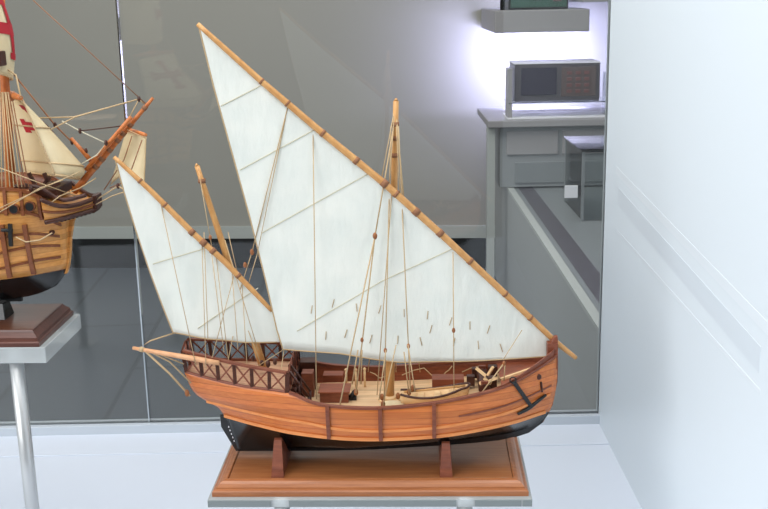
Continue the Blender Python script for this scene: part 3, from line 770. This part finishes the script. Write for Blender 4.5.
for side in (-1, 1):
    for v, r in ((1.0, .0022), (.5, .0014), (0.02, .0024)):
        mb = MB(); mb.tube([beak(i / 16, v, side) + Vector((0, side * .0008, 0)) for i in range(17)], r, 6); mb.build('beak_moulding', 'dark' if v != .5 else 'wale2', bk)
for k in range(9):
    u = .35 + .62 * k / 8; p_, q_ = beak(u, 0, -1), beak(u, 0, 1); mb = MB(); mb.bar(p_ + Vector((0, -.001, -.0015)), q_ + Vector((0, .001, -.0015)), .0022, .003); mb.build('beak_timber', 'dark', bk)
mb = MB(); mb.box(lerp(tip_t, tip_b, .45) + Vector((.0005, 0, .001)), (.005, .019, .014)); mb.build('beak_head_board', 'dark', bk, bevel=.0006)
# forecastle clutter
mb = MB(); c = Q(48, 189, -.01); mb.box((c.x, 0, c.z - .002), (.026, .05, .009)); mb.build('forecastle_deck', 'dark', nao, bevel=.001)
pts = [Q(x, y, -.034) for x, y in ((20, 187), (34, 186), (42, 188), (49, 193), (56, 198), (64, 200), (72, 199), (86, 195))]
mb = MB(); mb.tube(pts, .0022, 7); mb.build('forecastle_rail', 'dark', nao)
for (x, y, dx, dz) in ((36, 180, -.006, .010), (44, 178, .007, .004), (52, 181, .008, .001), (48, 176, -.003, .006)):
    p_ = Q(x, y + 6, -.02); mb = MB(); mb.bar(p_, p_ + Vector((dx, 0, dz + .003)), .0032, .0032); mb.build('timberhead', 'dark', nao)
for (x, y) in ((26, 186), (16, 187), (31, 189)): mb = MB(); mb.ball(Q(x, y, -.036), (.005, .004, .006), 8); mb.build('deadeye', 'dark', nao)
# anchor
mb = MB(); p_, q_ = onh2(10, 224, .004), onh2(11, 246, .004); mb.bar(p_, q_, .0036, .003, up=(0, 1, 0)); an = mb.build('anchor', 'iron', nao)
mb = MB(); mb.tube([onh2(1, 230, .004), onh2(13, 230.5, .004)], .0017, 8); mb.build('anchor_stock', 'iron', an)
# masts and sails
mb = MB(); pts = [Q(10.5, 187, 0), Q(7, 120), Q(3, 50), Q(0, -30)]; mb.tube(pts, [.0052, .0048, .004, .0034], 12); fm = mb.build('fore_mast', 'spar2', nao)
mb = MB(); c = Q(6, 97); mb.tube([c + Vector((0, 0, -.004)), c + Vector((0, 0, .005))], [.007, .0085], 12); mb.build('mast_cap', 'spar2', fm)
mb = MB(); c = Q(2, 58); mb.tube([c + Vector((0, 0, -.006)), c + Vector((0, 0, .008))], [.007, .0085], 12); mb.build('fighting_top', 'dark', fm)
mb = MB(); mb.box(Q(2, 58, -.020), (.009, .030, .014)); mb.build('yard_parrel', 'dark', fm, bevel=.001)
mb = MB(); a_, b_ = Q(21, 98, -.035), Q(2, 92, .05); mb.tube([lerp(a_, b_, i / 6) for i in range(7)], [.002, .003, .0036, .004, .0036, .003, .002], 10); mb.build('fore_yard', 'spar2', nao)
def squaresail(T0, T1, B0, B1, bulge, name, nv=18, nu=18, belly=lambda h: .15 + .85 * math.sin(math.pi * min(1, .12 + h * .62))):
    """T0/B0 far edge, T1/B1 near edge (top, bottom); bellies forward"""
    def P(t, h):
        f = lerp(T0, B0, h); n_ = lerp(T1, B1, h); p = lerp(f, n_, t); b = max(0, 4 * t * (1 - t))
        return p + Vector((bulge * b ** .8 * belly(h), 0, -.006 * b * h))
    mb = MB(); mb.grid([[P(t / nu, h / nv) for h in range(nv + 1)] for t in range(nu + 1)], True); o = mb.build(name, 'cream', nao, solid=(.0005, 0)); return P, o
P1, fs_ = squaresail(Q(8, 98, .045), Q(23, 100, -.03), Q(24, 172, .045), Q(55, 175, -.034), .053, 'fore_sail', belly=lambda h: (.03 + .97 * h ** .85) * (1 - .28 * max(0, (h - .84) / .16) ** 2))
def cross(P, o, tc, hc, mat='red', off=.0012):
    """painted cross following the cloth, on both faces"""
    for s in (-1, 1):
        mb = MB(); O = Vector((off * s, 0, 0))
        for (ts, hs) in (((tc - .05, tc + .05), (hc - .24, hc + .24)), ((tc - .24, tc + .24), (hc - .055, hc + .055))):
            mb.grid([[P(lerp(ts[0], ts[1], i / 8), lerp(hs[0], hs[1], k / 8)) + O for k in range(9)] for i in range(9)], True)
        for (t0, h0, t1, h1) in ((tc - .09, hc - .28, tc + .09, hc - .22), (tc - .09, hc + .22, tc + .09, hc + .28), (tc - .28, hc - .09, tc - .22, hc + .09), (tc + .22, hc - .09, tc + .28, hc + .09)):
            mb.grid([[P(lerp(t0, t1, i / 4), lerp(h0, h1, k / 4)) + O for k in range(5)] for i in range(5)], True)
        mb.build('red_cross', mat, o)
cross(P1, fs_, .36, .36)
for h in (.36, .84):
    mb = MB(); mb.tube([P1(i / 20, h) + Vector((-.0008, -.0004, 0)) for i in range(21)], .0009, 5); mb.tube([P1(i / 20, h) + Vector((.0008, 0, 0)) for i in range(21)], .0009, 5); mb.build('reef_band', 'rope', fs_)
mb = MB(); mb.tube([P1(i / 20, 1) for i in range(21)], .0011, 5); mb.tube([P1(1, i / 20) for i in range(21)], .0008, 5); mb.build('bolt_rope', 'rope', fs_)
P2, ts_ = squaresail(Q(-30, -30, .04), Q(-26, -32, -.03), Q(-20, 75, .035), Q(-4, 73, -.03), .030, 'fore_topsail')
cross(P2, ts_, .71, .55)
mb = MB(); mb.tube([P2(i / 20, 1) for i in range(21)], .0009, 5); mb.build('bolt_rope', 'rope', ts_)
# bowsprit (double spar with lashings)
a_, b_ = Q(74, 192), Q(153, 98)
mb = MB(); mb.tube([lerp(a_, b_, i / 8) for i in range(9)], [.0034, .0034, .0032, .0031, .0029, .0026, .0023, .0020, .0015], 10); bs = mb.build('bowsprit', 'spar2', nao)
mb = MB(); a2, b2 = Q(86, 170, -.006), Q(131, 117, -.006); mb.tube([a2, b2], [.0022, .0020], 8); mb.build('bowsprit_rail', 'spar2', bs)
for t in (.28, .36, .46, .56, .63, .72, .9):
    c = lerp(a_, b_, t); d = (b_ - a_).normalized(); mb = MB(); mb.tube([c - d * .0022, c + d * .0022], .0042 - .0018 * t, 10); mb.build('bowsprit_lashing', 'lash', bs)
# spritsail hanging under the bowsprit
T0, T1 = Q(126, 131, .032), Q(146, 137, -.022); B0, B1 = Q(111, 184, .032), Q(144, 190, -.026)
mb = MB(); mb.tube([lerp(T0, T1, i / 4) + Vector((0, 0, .002)) for i in range(5)], [.0016, .0022, .0024, .0022, .0016], 8); mb.build('sprit_yard', 'spar2', nao)
def P3(t, h):
    p = lerp(lerp(T0, B0, h), lerp(T1, B1, h), t); b = 4 * t * (1 - t); return p + Vector((.006 * b * math.sin(math.pi * min(1, h * .8 + .1)), 0, .012 * b * h))
mb = MB(); mb.grid([[P3(t / 10, h / 12) for h in range(13)] for t in range(11)], True); ss = mb.build('spritsail', 'cream', nao, solid=(.0005, 0))
mb = MB(); mb.tube([P3(i / 12, 1) for i in range(13)], .0008, 5); mb.tube([P3(1, i / 12) for i in range(13)], .0006, 5); mb.build('bolt_rope', 'rope', ss)
def RB(pl, ys, r=.0006, mat='rope', blocks=()):
    pts = [Q(x, y, yy) for (x, y), yy in zip(pl, ys)]; o = rope(pts, r, mat, nao)
    for k in blocks: blk(pts[k], .0046, o, 'dark')
RB([(4, 62), (55, 125), (72, 142), (86, 151)], [0, 0, 0, 0], .0009, 'lash', (1, 2, 3))
mb = MB(); a2, b2 = Q(71, 138), Q(93, 163); mb.tube([a2, lerp(a2, b2, .5), b2], [.0016, .0022, .0026], 8); mb.build('stay_tackle', 'spar2', nao)
RB([(36, 118), (74, 117), (139, 99), (144, 104)], [-.01, 0, 0, 0], .0007, 'rope', (2,)); RB([(50, 130), (75, 117), (139, 99)], [-.02, -.01, 0], .0007)
RB([(139, 99), (126, 124)], [0, 0], .0006); RB([(62, 121), (80, 131), (106, 143), (97, 155), (78, 166)], [-.01] * 5, .0006, 'thread', (1, 2)); RB([(80, 131), (122, 126)], [-.01, 0], .0006, 'dark')
RB([(33, 0), (146, 104)], [0, 0], .0005, 'lash')
RB([(5, 68), (16, 75), (21, 98)], [-.02, -.02, -.035], .0009)
RB([(0, 212), (40, 188), (63, 180)], [-.052, -.05, -.048], .0005); RB([(0, 208), (56, 182), (80, 172)], [-.05, -.048, -.045], .0005)
RB([(0, 168), (40, 183), (76, 196)], [-.05, -.045, -.02], .0005)
RB([(48, 205), (60, 196), (80, 188), (96, 178)], [-.045, -.035, -.02, -.01], .0006)
for x1, x2 in ((-2, -3), (0, 2), (2, 6), (3, 10), (5, 14), (6, 18), (8, 22), (9, 25), (11, 29)): RB([(x1, 92), (x2, 187)], [-.008, -.043], .0006, 'lash' if x2 % 2 else 'rope')
RB([(96, 200), (118, 186), (128, 192)], [-.005, -.015, -.02], .0007, 'rope', (1,)); RB([(93, 206), (112, 196), (130, 190)], [-.008, -.015, -.02], .0006)
RB([(104, 190), (124, 160), (132, 136)], [0, -.005, -.01], .0006, 'lash'); RB([(110, 188), (124, 182), (132, 168), (142, 140)], [-.004, -.01, -.02, -.022], .0006, 'lash')
RB([(126, 129), (145, 138)], [.0, -.024], .0005)
RB([(16, 237), (26, 242), (40, 240), (52, 233)], [-.056] * 4, .0007)

# base of the carrack
base2 = thing('wooden_plinth', B.o, B.a, 'dark mahogany plinth with sloping edges under the carrack at the left', 'plinth')
w2 = .1075; d2 = .0535
moulded(w2, d2, [(0, 0), (0, .0040), (.001, .0050), (.002, .0052), (.0025, .0085), (.0075, .0135), (.008, .0150), (.010, .0150)], 'mould2', base2, 'moulding')
mb = MB(); mb.box((0, 0, .0144), (2 * (w2 - .0092), 2 * (d2 - .0092), .0018)); mb.build('top_panel', 'base2', base2)
for px in (2, -100):
    x = Q(px, 300).x; mb = MB(); zt = .0150; hz = zk_ - .0027
    mb.box((x, 0, (zt + hz) / 2 + .0), (.013, .026, hz - zt), taper=.62); mb.build('pedestal', 'black', base2, bevel=.0006)
stand(B, -.1120, .1135, -.0545, .0575, .0168, [(Q(16, 366, -.045).x, -.043), (-.085, -.043)], 'clear acrylic plate on steel pole under the mahogany plinth at left', .0070)

# ================================================================== THE DISPLAY CASE
GY = 1.405
def flat(name, x0, x1, y0, y1, z0, z1, mat, kind='structure', label=None, bevel=0, rot=None):
    mb = MB(); mb.box(((x0 + x1) / 2, (y0 + y1) / 2, (z0 + z1) / 2), (x1 - x0, y1 - y0, z1 - z0)); o = mb.build(name, mat, bevel=bevel)
    if kind: o['kind'] = kind
    return o
flat('floor', -1.3, .297, .25, GY + .03, FLOORZ - .03, FLOORZ, 'white')
flat('trim_1', -1.3, .297, 1.326, GY - .012, FLOORZ, FLOORZ + .0016, 'white', bevel=.0006)
flat('trim_2', -1.3, .301, GY - .012, GY + .012, FLOORZ, FLOORZ + .014, 'chan', bevel=.0008)
flat('wall_right', .297, .315, .20, GY + .012, FLOORZ - .03, 2.15, 'wallw')
xj = hit(134, 220, (0, GY, 0), (0, 1, 0)).x
flat('window_1', -1.3, xj - .0010, GY - .004, GY + .004, FLOORZ + .010, 2.15, 'glass')
flat('window_2', xj + .0010, .297, GY - .004, GY + .004, FLOORZ + .010, 2.15, 'glass')
flat('trim_3', xj - .0009, xj + .0009, GY - .0048, GY + .0048, FLOORZ + .012, 2.15, 'alu')
# low raised off-white bands painting a railing's reflection on the glossy side panel
def reflband(name, p, q, w, mat, t=.0003):
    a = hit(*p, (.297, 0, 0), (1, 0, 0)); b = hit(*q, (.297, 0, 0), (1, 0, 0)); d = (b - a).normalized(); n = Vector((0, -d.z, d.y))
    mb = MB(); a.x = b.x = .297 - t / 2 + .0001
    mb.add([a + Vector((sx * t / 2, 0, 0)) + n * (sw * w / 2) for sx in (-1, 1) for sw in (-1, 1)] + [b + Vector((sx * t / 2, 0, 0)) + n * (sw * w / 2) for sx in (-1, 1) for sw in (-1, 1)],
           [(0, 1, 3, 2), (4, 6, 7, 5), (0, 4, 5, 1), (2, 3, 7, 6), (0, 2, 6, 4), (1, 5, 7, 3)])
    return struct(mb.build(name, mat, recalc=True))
reflband('reflection_band_1', (616, 170), (790, 352), .010, 'wallrefl')
reflband('reflection_band_2', (618, 196), (760, 360), .022, 'wallrefl_grey', .0003)
reflband('reflection_band_3', (617, 231), (760, 392), .004, 'wallrefl')

# ================================================================== THE ROOM BEYOND
flat('floor_room', -6, 5, -3, 9, -.05, 0, 'tile')
flat('wall_front', -6, 5, -3.1, -3.0, 0, 3.2, 'darkwall')  # unseen wall behind the camera, added dark to dim the pane's reflections
WA = math.atan2(5.682 - 5.852, .3068 + 1.7506)
def wallbox(name, x0, x1, dy0, dy1, z0, z1, mat):
    mb = MB(); mb.box(((x0 + x1) / 2, (dy0 + dy1) / 2, (z0 + z1) / 2), (x1 - x0, dy1 - dy0, z1 - z0)); o = mb.build(name, mat)
    o.location = (.3068, 5.682, 0); o.rotation_euler = (0, 0, WA); return struct(o)
wallbox('wall_back', -6, 3.2, .02, .14, 0, 3.2, 'roomwall')
wallbox('baseboard_back', -6, 3.2, 0, .02, 0, .168, 'bb')
wallbox('trim_7', -6, 3.2, .006, .02, .168, .235, 'bbtrim')

# low counter running towards the case
cnt = thing('low_counter', (.59, 2.2, 0), 0, 'long low grey counter behind the glass, its light top edge running to the back', 'counter')
mb = MB(); mb.box((.55, 1.65, .283), (1.1, 3.3, .566)); mb.build('body', 'counter', cnt)
mb = MB(); mb.box((.55, 1.65, .570), (1.1, 3.3, .008)); mb.build('top', 'counter_top', cnt)
mb = MB(); mb.box((.012, 1.65, .572), (.03, 3.304, .014)); mb.build('edging', 'edge_light', cnt)
mb = MB(); mb.box((.085, 1.65, .5738), (.07, 3.29, .0006)); mb.build('groove', 'device', cnt)
# cabinet with the lit ledge
cab = thing('display_cabinet', (.49, 4.90, 0), 0, 'grey cabinet behind the glass whose ledge carries the dark device', 'cabinet')
mb = MB(); mb.box((.40, .27, .884), (.8, .56, .032)); mb.build('ledge', 'shelf', cab, bevel=.004)
mb = MB(); mb.box((.42, .29, .725), (.72, .5, .285)); mb.build('body', 'cab', cab)
mb = MB(); mb.box((.018, .05, .434), (.036, .05, .868)); mb.build('leg', 'edge_light', cab)
for x, w in ((.19, .24), (.50, .34)):
    mb = MB(); mb.box((x + .02, .035, .79), (w, .012, .11)); mb.build('drawer', 'shelf', cab, bevel=.003)
mb = MB(); mb.box((.45, .036, .65), (.64, .008, .10)); mb.build('lower_panel', 'counter_top', cab, bevel=.003)
# small glass box with white label on the counter
vt = thing('glass_box', (.80, 4.2, .5742), 0, 'clear glass box with dark frame standing on the low counter', 'display box')
for x, y in ((0, 0), (.36, 0), (0, .4), (.36, .4)): mb = MB(); mb.box((x, y, .14), (.010, .010, .28)); mb.build('post', 'counter_top', vt)
mb = MB()
mb.box((.18, 0, .14), (.344, .004, .27)); mb.box((0, .2, .14), (.004, .384, .27)); mb.build('glass_sides', 'edge', vt)
mb = MB(); mb.box((.18, .2, .283), (.38, .42, .008)); mb.build('glass_top', 'edge', vt)
mb = MB(); c = hit(571.5, 192, (0, 4.18, 0), (0, 1, 0)); mb.box((c.x, 4.188, c.z), (.052, .006, .05)); lc = mb.build('label_card', 'gwhite', bevel=.001); lc.parent = vt; lc.location = -vt.location; lc['label'] = 'small square white label card'
# shelf with a green board, second shelf
sh = thing('wall_shelf', (.53, 5.0, 1.34), 0, 'thick grey wall shelf above the glowing niche', 'shelf')
mb = MB(); mb.box((.217, .33, 0), (.435, .66, .10)); mb.build('slab', 'shelf', sh, bevel=.004)
sh2 = thing('wall_shelf', (.93, 5.0, 1.47), 0, 'grey wall shelf cut off at the top beside the white side panel', 'shelf')
mb = MB(); mb.box((.2, .33, 0), (.4, .66, .10)); mb.build('slab', 'shelf', sh2, bevel=.004)
gb = thing('circuit_unit', (.60, 5.1, 1.3905), 0, 'green circuit unit standing on the grey wall shelf', 'electronic unit')
mb = MB(); mb.box((.145, .12, .09), (.28, .22, .18)); mb.build('case', 'bb', gb, bevel=.003)
mb = MB(); mb.box((.145, .006, .09), (.26, .012, .16)); fb = mb.build('front_board', 'green', gb, bevel=.002)
for x, z in ((.06, .12), (.13, .06), (.2, .11), (.23, .05)): mb = MB(); mb.box((x, -.003, z), (.04, .008, .03)); mb.build('component', 'panel', fb)
mb = MB(); mb.tube([(-.018, .05, 0), (-.018, .05, .10)], .012, 12); mb.build('connector', 'bb', gb)
# device on a clear riser
rs = thing('acrylic_riser', (.585, 4.95, .9005), 0, 'clear riser on the lit ledge holding up the dark device', 'riser')
for x in (.012, .468):
    mb = MB(); mb.box((x, .05, .10 if x > .1 else .115), (.020, .10, .20 if x > .1 else .23)); mb.build('upright', 'edge' if x > .1 else 'shelf', rs)
mb = MB(); mb.box((.24, .10, .072), (.47, .20, .006)); mb.build('shelf_plate', 'edge', rs)
mb = MB(); mb.box((.24, .10, .003), (.48, .22, .006)); mb.build('foot_plate', 'gwhite', rs)
dv = thing('electronic_device', (.622, 4.97, .9762), 0, 'dark boxy electronic device with a screen in front of the glowing wall', 'electronic device')
mb = MB(); mb.box((.197, .12, .086), (.395, .22, .172)); mb.build('housing', 'device', dv, bevel=.004)
mb = MB(); mb.box((.11, .007, .092), (.165, .012, .125)); mb.build('screen', 'screen', dv, bevel=.002)
mb = MB(); mb.box((.295, .007, .088), (.16, .010, .135)); kp_ = mb.build('keypad', 'panel', dv, bevel=.002)
for i in range(3):
    for k in range(4): mb = MB(); mb.box((.25 + .04 * i, .0, .045 + .028 * k), (.022, .008, .014)); mb.build('key', 'key', kp_)
mb = MB(); mb.box((.197, .12, .1735), (.40, .225, .004)); mb.build('top_lid', 'gwhite', dv)

# ================================================================== LIGHT
def area(name, loc, rot, sx, sy, power, col=(1, 1, 1)):
    l = bpy.data.lights.new(name, 'AREA'); l.shape = 'RECTANGLE'; l.size = sx; l.size_y = sy; l.energy = power; l.color = col
    o = bpy.data.objects.new(name, l); COL.objects.link(o); o.location = loc; o.rotation_euler = rot; return o
area('case_light', (-.2, .95, 2.3), (0, rad(-12), 0), 1.2, .7, 10.5, (1, .99, .97))
area('case_front_light', (-.3, .25, 2.3), (rad(42), 0, rad(-14)), 1.2, .3, 3.5, (1, .985, .96))
area('room_light', (-1.2, 3.4, 3.1), (rad(18), 0, 0), 3.5, 1.6, 82, (1, .97, .91))
area('hall_light', (-2.3, -1.0, 2.3), (rad(62), 0, rad(-48)), 3, 1.5, 72, (.97, .985, 1))
area('niche_light', (.78, 5.36, 1.19), (rad(90), 0, 0), .42, .10, 10, (.60, .60, 1.0))
area('niche_low_light', (.82, 5.32, .93), (rad(110), 0, 0), .4, .04, 5, (.60, .60, 1.0))
area('niche_top_light', (.78, 5.36, 1.46), (rad(90), 0, 0), .36, .06, 3, (.60, .60, 1.0))
w = bpy.data.worlds.new('world'); sc.world = w; w.use_nodes = True
w.node_tree.nodes['Background'].inputs[0].default_value = (.80, .84, .90, 1); w.node_tree.nodes['Background'].inputs[1].default_value = .5

vs_ = sc.view_settings; sc.display_settings.display_device = 'sRGB'
vs_.view_transform = 'Standard'; vs_.look = 'None'; vs_.gamma = 1; vs_.use_curve_mapping = False; vs_.exposure = 0.1
sc.cycles.max_bounces = 10; sc.cycles.transparent_max_bounces = 24; sc.cycles.use_denoising = True
